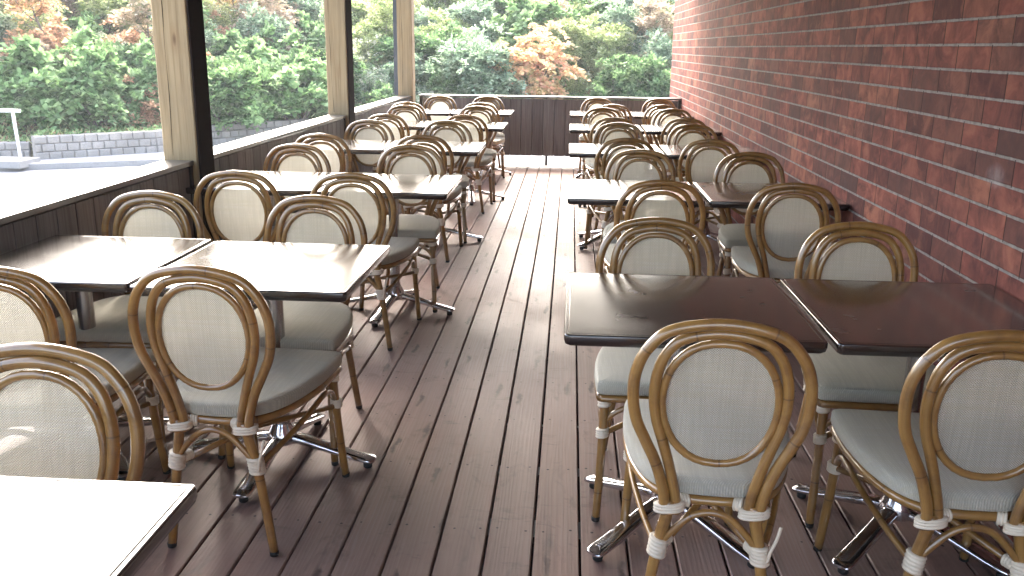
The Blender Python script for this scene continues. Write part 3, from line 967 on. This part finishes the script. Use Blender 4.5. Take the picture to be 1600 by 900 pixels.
# pale apron under and beside the deck
sheet('forecourt', [(-12, -12), (-2.3, -12), (-2.3, 11.9), (6, 11.9), (6, 15.2), (-4.5, 15.2), (-9.5, 11.5), (-12, 8)], GZ-.02, M['concrete'])

def block_wall(name, line, courses, ztop, label, bl=.235, bh=.160, seed=1):
    rr = random.Random(seed)
    t = empty(name, (line[0][0], line[0][1], 0)); t.location = (0, 0, 0)
    P = []
    for a, b_ in zip(line[:-1], line[1:]):
        a = Vector((*a, 0)); b_ = Vector((*b_, 0)); L = (b_-a).length
        P.append((a, b_, L))
    mb = MB()
    for c in range(courses):
        z1 = ztop-c*bh; z0 = z1-bh
        for a, b_, L in P:
            n = max(1, round(L/bl)); d = (b_-a)/n; u = d.normalized(); nn = Vector((u.y, -u.x, 0))
            off = .5 if c % 2 else 0
            for i in range(n+(1 if off else 0)):
                s0 = max(0, i-off); s1 = min(n, i+1-off)
                if s1-s0 < .1: continue
                p0 = a+d*s0+u*.004; p1 = a+d*s1-u*.004
                fr = c*.018+rr.uniform(-.008, .008)
                cc = .012+rr.uniform(0, .01)
                zz0, zz1 = z0+.003, z1-.003
                base = []
                for (pp, w) in ((p0, -.25), (p1, -.25), (p1, fr), (p0, fr)): base.append(pp+nn*w)
                # split face: front bulges a little
                m0 = p0+u*cc+nn*(fr+.02); m1 = p1-u*cc+nn*(fr+.02+rr.uniform(-.008, .008))
                V = [tuple((v.x, v.y, zz0)) for v in base]+[tuple((v.x, v.y, zz1)) for v in base]
                V += [(m0.x, m0.y, zz0+cc), (m1.x, m1.y, zz0+cc), (m1.x, m1.y, zz1-cc), (m0.x, m0.y, zz1-cc)]
                Fc = [(0, 1, 2, 3)[::-1], (4, 5, 6, 7), (0, 1, 5, 4)[::-1][::-1], (1, 2, 6, 5), (3, 0, 4, 7), (3, 2, 9, 8), (2, 6, 10, 9), (6, 7, 11, 10), (7, 3, 8, 11), (8, 9, 10, 11)]
                mb.add(V, Fc)
    mb.build('blocks', M['block'], t, smooth=False)
    tag(t, label, 'retaining wall')
block_wall('retaining_wall', WALLL[3:], 3, GZ+.08+.455, 'low grey block retaining wall of three courses at the foot of the hillside')
block_wall('retaining_wall', WALLL[:3], 2, GZ+.08+.30, 'lower stretch of grey block wall behind the white handrail', seed=2)
sb = MB(); sb.box(-13.6, -10.45, 16.5, 17.2, GZ+.03, GZ+.17, ch=.01)
tag(sb.build('concrete_step', M['concrete'], smooth=False), kind='structure')

hr = empty('handrail', (-10.68, 16.92, GZ+.16))
def tub(name, P, r, mat, par, seg=12): 
    m_ = MB(); m_.tube(P, r, seg); return m_.build(name, mat, par)
tub('rail', [(-3.2, -.75, .93), (-1.6, -.38, .93), (-.05, 0, .93), (.10, .03, .925)], .034, M['whitepipe'], hr)
tub('post', [(0, 0, 0), (-.02, 0, .45), (-.04, 0, .905)], .030, M['whitepipe'], hr)
tub('post', [(-2.6, -.6, 0), (-2.6, -.6, .9)], .030, M['whitepipe'], hr)
tag(hr, 'white painted pipe handrail at the left edge above a concrete step', 'handrail')

# ---------------------------------------------------------------- hillside
LN = np.array(WALLL, float)
def signed_dist(X, Y):
    best = np.full(X.shape, 1e9); sgn = np.ones(X.shape)
    for (ax1, ay1), (bx1, by1) in zip(LN[:-1], LN[1:]):
        dx, dy = bx1-ax1, by1-ay1; L2 = dx*dx+dy*dy
        tt = np.clip(((X-ax1)*dx+(Y-ay1)*dy)/L2, 0, 1)
        px, py = ax1+tt*dx, ay1+tt*dy
        best = np.minimum(best, np.hypot(X-px, Y-py))
    return best*np.where(Y > np.interp(X, LN[:, 0], LN[:, 1]), 1.0, -1.0)
def hill_z(X, Y):
    X = np.asarray(X, float); Y = np.asarray(Y, float)
    d = signed_dist(X, Y)
    base = GZ+.42+.04*np.clip(d, 0, 1)+.36*np.clip(d-.9, 0, 10.4)+.015*np.clip(d-11, 0, 30)
    bump = .22*np.sin(X*.55+1.3)*np.cos(Y*.43)+.12*np.sin(X*1.3+Y*.9)+.25*np.sin(X*.21)
    z = base+bump*np.clip(d/4, 0, 1)
    low = np.where(X < -10.95, .17, 0.0)*np.clip(1.5-d, 0, 1)
    z = z-low
    return np.where(d > .12, z, GZ-.35)
gx = np.linspace(-60, 40, 170); gy = np.linspace(8, 80, 150)
GX, GY = np.meshgrid(gx, gy, indexing='ij')
GZZ = hill_z(GX, GY)
V = np.stack([GX, GY, GZZ], -1).reshape(-1, 3)
ny = len(gy)
Fc = [(i*ny+j, (i+1)*ny+j, (i+1)*ny+j+1, i*ny+j+1) for i in range(len(gx)-1) for j in range(ny-1)]
hill = link('hill', mesh('hill', V, Fc), M['soil'], None, True); tag(hill, kind='structure')
# a narrow strip of terrain right behind the blocks, so no gap shows
st = []; 
for a, b_ in zip(LN[:-1], LN[1:]):
    L = np.hypot(*(b_-a)); n = max(1, int(L/.5))
    for i in range(n): st.append(a+(b_-a)*i/n)
st.append(LN[-1])
V = []; Fc = []
for i, p in enumerate(st):
    q = st[min(i+1, len(st)-1)]-st[max(i-1, 0)]; q = q/np.hypot(*q); nn = np.array([-q[1], q[0]])
    top = GZ+.40-(.17 if p[0] < -10.95 else 0)
    for w, z in ((.14, top), (.6, top+.05), (1.4, None)):
        pp = p+nn*w
        zz = z if z is not None else float(hill_z(pp[0], pp[1]))-.02
        V.append((pp[0], pp[1], zz))
for i in range(len(st)-1):
    for k in range(2): Fc.append((i*3+k, (i+1)*3+k, (i+1)*3+k+1, i*3+k+1))
tag(link('hill_verge', mesh('hill_verge', V, Fc), M['soil'], None, True), kind='structure')

# ---------------------------------------------------------------- foliage
def quads_to_mesh(name, Q, mats, mi=None):
    """Q: (n,4,3) diamonds -> one mesh"""
    n = len(Q)
    me = bpy.data.meshes.new(name)
    me.vertices.add(n*4); me.loops.add(n*4); me.polygons.add(n)
    me.vertices.foreach_set('co', Q.reshape(-1).astype(np.float32))
    me.loops.foreach_set('vertex_index', np.arange(n*4, dtype=np.int32))
    me.polygons.foreach_set('loop_start', np.arange(0, n*4, 4, dtype=np.int32))
    me.polygons.foreach_set('loop_total', np.full(n, 4, dtype=np.int32))
    for mm in mats: me.materials.append(mm)
    if mi is not None: me.polygons.foreach_set('material_index', mi.astype(np.int32))
    me.update(); me.validate()
    return me
def norm(a): return a/np.maximum(np.linalg.norm(a, axis=-1, keepdims=True), 1e-9)
def sprays(rg, P, D, k=7, ls=.09, lw=.036, step=.05, droop=.35, pin=True):
    """leaf sprays: at P (n,3) along D (n,3), k leaflets each; returns (n*k,4,3)"""
    n = len(P)
    D = norm(D)
    up = np.array([0, 0, 1.0])
    side = np.cross(D, up+rg.normal(0, .25, (n, 3))); side = norm(side)
    nrm = norm(np.cross(side, D))
    out = []
    sc = rg.uniform(.7, 1.25, (n, 1))
    for j in range(k):
        if pin:
            s = (j//2)*step*sc; sg = 1 if j % 2 else -1
            if j == k-1: dirv = D
            else: dirv = norm(D*.55+side*sg+rg.normal(0, .12, (n, 3)))
            base = P+D*s-up*droop*(s**2)*6
        else:
            base = P+rg.normal(0, step, (n, 3)); dirv = norm(D*.5+rg.normal(0, .7, (n, 3)))
        dirv = norm(dirv-up*droop*.8)
        L = ls*sc*rg.uniform(.75, 1.2, (n, 1)); Wd = lw*sc*rg.uniform(.8, 1.2, (n, 1))
        sd = norm(np.cross(nrm+rg.normal(0, .35, (n, 3)), dirv))
        nn = norm(np.cross(dirv, sd))
        tip = base+dirv*L
        mid = base+dirv*L*.45+nn*L*.05
        out.append(np.stack([base, mid+sd*Wd, tip, mid-sd*Wd], 1))
    return np.concatenate(out, 0)
def crown_points(rg, clumps, n):
    """points spread through clump volumes, denser near their skins; outward direction too"""
    C = np.array([c[:3] for c in clumps]); Rr = np.array([c[3:6] for c in clumps])
    wgt = (Rr.prod(1))**(2/3); idx = rg.choice(len(C), n, p=wgt/wgt.sum())
    u = norm(rg.normal(0, 1, (n, 3))); u[:, 2] = np.where(u[:, 2] < -.35, -u[:, 2], u[:, 2])
    r = 1-np.abs(rg.normal(0, .22, (n, 1)))
    r = np.clip(r, .1, 1.12)*(1+.12*np.sin(u[:, :1]*7+idx[:, None])*np.cos(u[:, 1:2]*6+idx[:, None]*2))
    P = C[idx]+u*r*Rr[idx]
    D = norm(u+np.array([0, 0, .25])+rg.normal(0, .45, (n, 3)))
    return P, D
def bush_proto(name, seed, w, h, nclump, nspray, mat, k=7, ls=.10, lw=.04, step=.055, droop=.35, pin=True, flower=0, stems=7, ragged=1.1):
    rg = np.random.default_rng(seed)
    cl = []
    for i in range(nclump):
        a = rg.uniform(0, 2*PI); q = rg.uniform(0, 1)**.6
        z = h*rg.uniform(.12, .86)
        rr = w*.5*q*(1-.55*(z/h))
        s = w*rg.uniform(.10, .23)
        cl.append((rr*math.cos(a), rr*math.sin(a), z, s, s, s*rg.uniform(.6, .95)))
    for i in range(int(nclump*ragged)):
        a = rg.uniform(0, 2*PI); rr = w*rg.uniform(.15, .62); q = rg.uniform(.04, .09)*w
        cl.append((rr*math.cos(a), rr*math.sin(a), h*rg.uniform(.25, 1.2)*(1.15-.5*rr/(w*.62)), q, q, q*1.3))
    P, D = crown_points(rg, cl, nspray)
    keep = P[:, 2] > .02
    P, D = P[keep], D[keep]
    Q = sprays(rg, P, D, k, ls, lw, step, droop, pin)
    mats = [mat]; mi = np.zeros(len(Q))
    if flower:
        top = P[P[:, 2] > h*.45]
        fp = top[rg.choice(len(top), flower)]
        FQ = sprays(rg, fp+np.array([0, 0, .04]), np.tile([0, 0, 1.0], (len(fp), 1))+rg.normal(0, .3, (len(fp), 3)), 9, .035, .018, .018, .0, False)
        Q = np.concatenate([Q, FQ]); mats.append(M['flower']); mi = np.concatenate([mi, np.ones(len(FQ))])
    fm = quads_to_mesh(name+'_foliage', Q, mats, mi)
    sm = MB()
    for i in range(stems):
        c = cl[i % len(cl)]
        a = rg.uniform(0, 2*PI)
        b0 = Vector((.08*w*math.cos(a), .08*w*math.sin(a), -.1))
        e = Vector(c[:3])*1.0
        md = (b0+e)*.5+Vector((rg.normal(0, .05)*w, rg.normal(0, .05)*w, .06*h))
        P_ = catmull([b0, md, e, e+(e-md)*.35], 4)
        sm.tube(P_, [.012*w*(1-.8*j/(len(P_)-1))+.003 for j in range(len(P_))], 5)
    return fm, sm
def make_shrub(proto_name, *a, **k):
    fm, sm = bush_proto(proto_name, *a, **k)
    r = empty(proto_name)
    link('foliage', fm, None, r, smooth=False)
    sm.build('stems', M['bark'], r)
    return r
def tree_proto(name, seed, h, w, mat, nspray, k=7, ls=.09, lw=.035, sparse=.5):
    rg = np.random.default_rng(seed)
    r = empty(name)
    tk = MB(); br = MB(); cl = []
    P = catmull([(0, 0, -.2), (rg.normal(0, .04), rg.normal(0, .04), h*.3), (rg.normal(0, .12), rg.normal(0, .12), h*.62), (rg.normal(0, .2), rg.normal(0, .2), h*.95)], 6)
    tk.tube(P, [.040*(1-.82*i/(len(P)-1))*h/3 for i in range(len(P))], 7)
    for i in range(13):
        f = rg.uniform(.35, .98); b0 = P[int(f*(len(P)-1))]
        a = rg.uniform(0, 2*PI); L = w*.5*rg.uniform(.6, 1.1)*(1.25-f*.7)
        e = b0+Vector((math.cos(a)*L, math.sin(a)*L, L*rg.uniform(.35, .9)))
        md = (b0+e)*.5+Vector((0, 0, -.04*h))
        PP = catmull([b0, md, e], 4)
        br.tube(PP, [.014*h/3*(1-.75*j/(len(PP)-1)) for j in range(len(PP))], 5)
        s = w*rg.uniform(.11, .20)
        cl.append((e.x, e.y, e.z, s, s, s*.65))
        if rg.uniform() < .6: cl.append((md.x, md.y, md.z+.1, s*.8, s*.8, s*.5))
    tk.build('trunk', M['bark'], r)
    br.build('branches', M['bark'], r)
    Pp, D = crown_points(rg, cl, nspray)
    link('crown', quads_to_mesh(name+'_crown', sprays(rg, Pp, D, k, ls, lw, .05, .45), [mat]), None, r, smooth=False)
    return r

def make_weed(name, seed, w, h, nst, mat):
    """a stand of upright wands with leaves all the way up, goldenrod-like"""
    rg = np.random.default_rng(seed)
    r = empty(name); P = []; D = []; fl = []; sm = MB()
    for i in range(nst):
        a = rg.uniform(0, 2*PI); q = w*.5*rg.uniform(0, 1)**.6
        b0 = np.array([q*math.cos(a), q*math.sin(a), -.05]); hh = h*rg.uniform(.55, 1.15)
        e = b0+np.array([rg.normal(0, .13), rg.normal(0, .13), hh])
        if i < 40: sm.tube([b0, (b0+e)/2+np.array([.02, 0, 0]), e], [.006, .005, .003], 4)
        for f in np.arange(.12, 1.0, .045):
            p = b0+(e-b0)*f; an = rg.uniform(0, 2*PI)
            P.append(p); D.append([math.cos(an), math.sin(an), .55])
        if rg.uniform() < .55: fl.append(e)
    P = np.array(P); D = np.array(D); fl = np.array(fl)
    Q = sprays(rg, P, D, 3, .11, .016, .03, .3)
    FQ = sprays(rg, np.repeat(fl, 5, 0)+rg.normal(0, .035, (len(fl)*5, 3)), rg.normal(0, 1, (len(fl)*5, 3))+np.array([0, 0, .5]), 5, .035, .014, .02, 0, False)
    mi = np.concatenate([np.zeros(len(Q)), np.ones(len(FQ))])
    link('foliage', quads_to_mesh(name+'_foliage', np.concatenate([Q, FQ]), [mat, M['flower']], mi), None, r, smooth=False)
    sm.build('stems', M['bark'], r)
    return r

def mat_swap(root, mat):
    """another kind of leaf on a copy: its own mesh data"""
    for ch in root.children:
        if ch.name.split('.')[0] in ('foliage', 'crown'):
            ch.data = ch.data.copy(); ch.data.materials[0] = mat

# view ray -> point on the hillside
def hill_at(px, py, extra=0.0):
    ray = (F + R1*((px-800)/FPX) - U1*((py-450)/FPX)).normalized()
    tt = np.arange(14, 60, .1)
    X = ray.x*tt; Y = ray.y*tt; Z = EYE+ray.z*tt
    H = hill_z(X, Y)+extra
    i = np.argmax(Z < H) if np.any(Z < H) else len(tt)-1
    return float(X[i]), float(Y[i]), float(hill_z(X[i], Y[i])), float(tt[i])

PR = {
 'mid': make_shrub('leafy_shrub', 11, 2.2, 1.6, 26, 2100, M['leaf_mid'], ls=.115, lw=.042, stems=8),
 'blue': make_shrub('leafy_shrub', 12, 2.0, 1.7, 24, 2000, M['leaf_blue'], ls=.10, lw=.03, stems=8, flower=60),
 'lime': make_shrub('leafy_shrub', 13, 1.8, 1.5, 22, 2300, M['leaf_lime'], ls=.085, lw=.024, k=7, stems=8, flower=120),
 'dark': make_shrub('leafy_shrub', 14, 2.3, 1.5, 26, 2000, M['leaf_dark'], ls=.11, lw=.042, stems=9),
 'maple': make_shrub('leafy_shrub', 15, 2.3, 1.8, 18, 1700, M['leaf_mid'], ls=.15, lw=.062, k=5, step=.06, droop=.6, stems=9),
 'orange': make_shrub('leafy_shrub', 16, 2.0, 1.9, 15, 1050, M['leaf_orange'], ls=.13, lw=.038, k=9, step=.06, droop=.6, stems=12, ragged=2.2),
 'red': make_shrub('leafy_shrub', 17, 1.6, 1.3, 16, 1000, M['leaf_red'], ls=.10, lw=.034, k=9, step=.05, droop=.5, stems=8),
 'pink': make_shrub('leafy_shrub', 18, 2.0, 1.8, 20, 1500, M['leaf_pink'], ls=.095, lw=.03, k=9, step=.05, droop=.4, stems=10, flower=40),
 'weed': make_weed('tall_weed', 31, 1.5, 1.25, 90, M['leaf_lime']),
 'weed2': make_weed('tall_weed', 32, 1.6, 1.1, 80, M['leaf_blue']),
 'sapling': tree_proto('sapling', 21, 3.2, 2.2, M['leaf_orange'], 900),
 'sapling2': tree_proto('sapling', 22, 2.9, 1.8, M['leaf_pink'], 700),
 'sapling3': tree_proto('sapling', 23, 3.0, 1.9, M['leaf_lime'], 900),
}
first = {k: True for k in PR}
def plant(kind, px, py, size, label, cat='shrub', group=None, rz=None, world=None, zs=1.0):
    """px, py: where the foot stands, seen in the picture; size: height factor"""
    o = PR[kind] if first[kind] else copy_tree(PR[kind])
    first[kind] = False
    x, y, z, _ = hill_at(px, py) if world is None else (*world, float(hill_z(*world)), 0)
    o.location = (x, y, z-.05)
    o.rotation_euler = (rnd.uniform(-.06, .06), rnd.uniform(-.06, .06), rnd.uniform(0, 6.28) if rz is None else rz)
    o.scale = (size, size, size*zs)
    tag(o, label, cat, group)
    return o
# shrubs one can tell apart
plant('maple', 95, 195, 1.0, 'broad bright green shrub above the block wall, right of the white handrail')
plant('red', 213, 200, .75, 'small orange-tinged shrub low on the slope beside the nearest timber post')
plant('dark', 195, 170, .9, 'dark green shrub behind the orange-tinged one left of the nearest post')
plant('red', 200, 118, .95, 'russet shrub high on the slope just left of the nearest timber post')
plant('sapling', 85, 130, 1.0, 'orange-leaved sapling high on the hillside at the left', 'tree')
plant('sapling2', 232, 150, 1.0, 'thin grey-stemmed sapling with dusty leaves beside the nearest post', 'tree')
plant('sapling', 378, 78, .80, 'rusty red sapling at the top of the slope between two posts', 'tree')
plant('red', 368, 122, .55, 'small deep red shrub amid green, between the first two posts')
plant('mid', 350, 200, .95, 'green shrub low on the slope right behind the nearest post')
plant('maple', 470, 195, .95, 'large-leaved green shrub just left of the middle timber post')
plant('pink', 415, 128, .7, 'dusty pink flowering shrub midway between the first two posts')
plant('sapling3', 596, 130, .8, 'pale yellow-green sapling just left of the far corner post', 'tree')
plant('orange', 840, 170, 1.15, 'big orange and yellow autumn shrub standing over the far fence')
plant('blue', 748, 178, 1.2, 'blue-green shrub left of the big orange one beyond the far fence')
plant('pink', 850, 78, .9, 'dusty brown-pink shrub above and behind the big orange one')
plant('dark', 985, 178, 1.0, 'dark green shrub by the corner of the brick wall beyond the far fence')
plant('blue', 1030, 150, .95, 'silvery green shrub closest to the brick wall corner')
plant('sapling2', 1010, 125, .9, 'spindly sapling with bare grey branches beside the brick corner', 'tree')
# the rest of the thicket: countable shrubs that nothing tells apart, kind by kind
names = {'mid': 'mid green shrub of the thicket covering the hillside', 'blue': 'blue-green shrub with pale flower heads in the hillside thicket',
         'lime': 'yellow-green leafy shrub in the hillside thicket', 'weed': 'stand of upright yellow-green weeds with pale tops on the hillside', 'weed2': 'stand of upright grey-green weeds with pale tops on the hillside', 'dark': 'dark green shrub in the hillside thicket',
         'maple': 'large-leaved green shrub in the hillside thicket', 'orange': 'orange shrub in the hillside thicket', 'red': 'reddish shrub in the hillside thicket', 'pink': 'dusty pink shrub in the hillside thicket'}
rr = random.Random(77)
pts = []
cnt = 0
tries = 0
while tries < 16000:
    tries += 1
    x = rr.uniform(-34, 16); y = rr.uniform(14, 50)
    azm = math.degrees(math.atan2(x, y))
    if azm < -46 or azm > 16: continue
    d = float(signed_dist(np.array([x]), np.array([y]))[0])
    if d < 1.25 or d > 14: continue
    r_ = .82+.045*d
    if any((x-a)**2+(y-b)**2 < r_*r_ for a, b in pts): continue
    pts.append((x, y))
    u = rr.random(); left = azm < -16
    if d < 2.4: kind = 'dark' if u < .22 else 'mid' if u < .42 else 'maple' if u < .62 else 'weed2' if u < .78 else 'weed' if u < .94 else 'red'
    elif d < 7.5: kind = 'mid' if u < .16 else 'blue' if u < .28 else 'lime' if u < .44 else 'maple' if u < .56 else 'weed' if u < .78 else 'weed2' if u < .88 else ('red' if left else 'lime') if u < .94 else 'pink'
    else: kind = 'weed' if u < .30 else 'lime' if u < .44 else 'weed2' if u < .56 else 'mid' if u < .64 else 'pink' if u < (.86 if left else .78) else 'orange' if u < (1.0 if left else .83) else 'lime'
    sz = min(.5+.13*d, .95)*rr.uniform(.62, 1.22)
    plant(kind, 0, 0, sz, names[kind], group=names[kind].replace(' of the ', ' ').replace(' in the ', ' ')+' group', world=(x, y))
    cnt += 1
print('thicket shrubs', cnt)
for k_, f_ in first.items():
    if f_: print('unused proto', k_)

# undergrowth: grasses, low leaves and litter between the shrubs
rg = np.random.default_rng(5)
n = 150000
PX = rg.uniform(-34, 16, n*3); PY = rg.uniform(13, 50, n*3)
d_ = signed_dist(PX, PY); az_ = np.degrees(np.arctan2(PX, PY))
ok = (az_ > -46) & (az_ < 16) & (d_ > .14) & (d_ < 18) & (rg.uniform(0, 1, n*3) < 1.15/(1+.10*np.maximum(d_, 0)))
PX, PY = PX[ok][:n], PY[ok][:n]
PZ = np.maximum(hill_z(PX, PY), GZ+.25)
P = np.stack([PX, PY, PZ], 1)
sd2 = signed_dist(PX, PY)
D = norm(rg.normal(0, .5, P.shape)+np.array([0, 0, .9]))
sel = rg.uniform(0, 1, len(P))
Qg = sprays(rg, P[sel < .45]+np.array([0, 0, .02]), D[sel < .45], 5, .16, .012, .03, .15, False)
Ql = sprays(rg, P[(sel >= .45) & (sel < .72)]+np.array([0, 0, .10]), D[(sel >= .45) & (sel < .72)], 5, .09, .03, .04, .4)
near = (sel >= .72)
Qd = sprays(rg, P[near]+np.array([0, 0, .03]), norm(rg.normal(0, 1, P[near].shape)*np.array([1, 1, .35])+np.array([0, 0, .2])), 4, .10, .022, .06, .1, False)
Q = np.concatenate([Qg, Ql, Qd]); mi = np.concatenate([np.zeros(len(Qg)), np.ones(len(Ql)), np.full(len(Qd), 2)])
u = link('undergrowth', quads_to_mesh('undergrowth', Q, [M['leaf_lime'], M['leaf_mid'], M['litter']], mi), None, None, smooth=False)
tag(u, 'grass, weeds and dry litter between the shrubs on the slope', 'undergrowth', kind='stuff')

# ---------------------------------------------------------------- thin haze that pales the far hillside
HZ = MB(); HZ.box(-62, 44, -6, 84, GZ-2.0, 7.5)
hz = HZ.build('haze', None, smooth=False, mats=[])
ht = NT('haze_air')
vol = ht.n('ShaderNodeVolumePrincipled', {'Color': (.93, .96, 1.0, 1), 'Density': .0016, 'Anisotropy': 0.0})
ht.t.links.new(vol.outputs[0], ht.out.inputs['Volume'])
hz.data.materials.append(ht.mat)
tag(hz, kind='stuff')
S.cycles.volume_bounces = 0
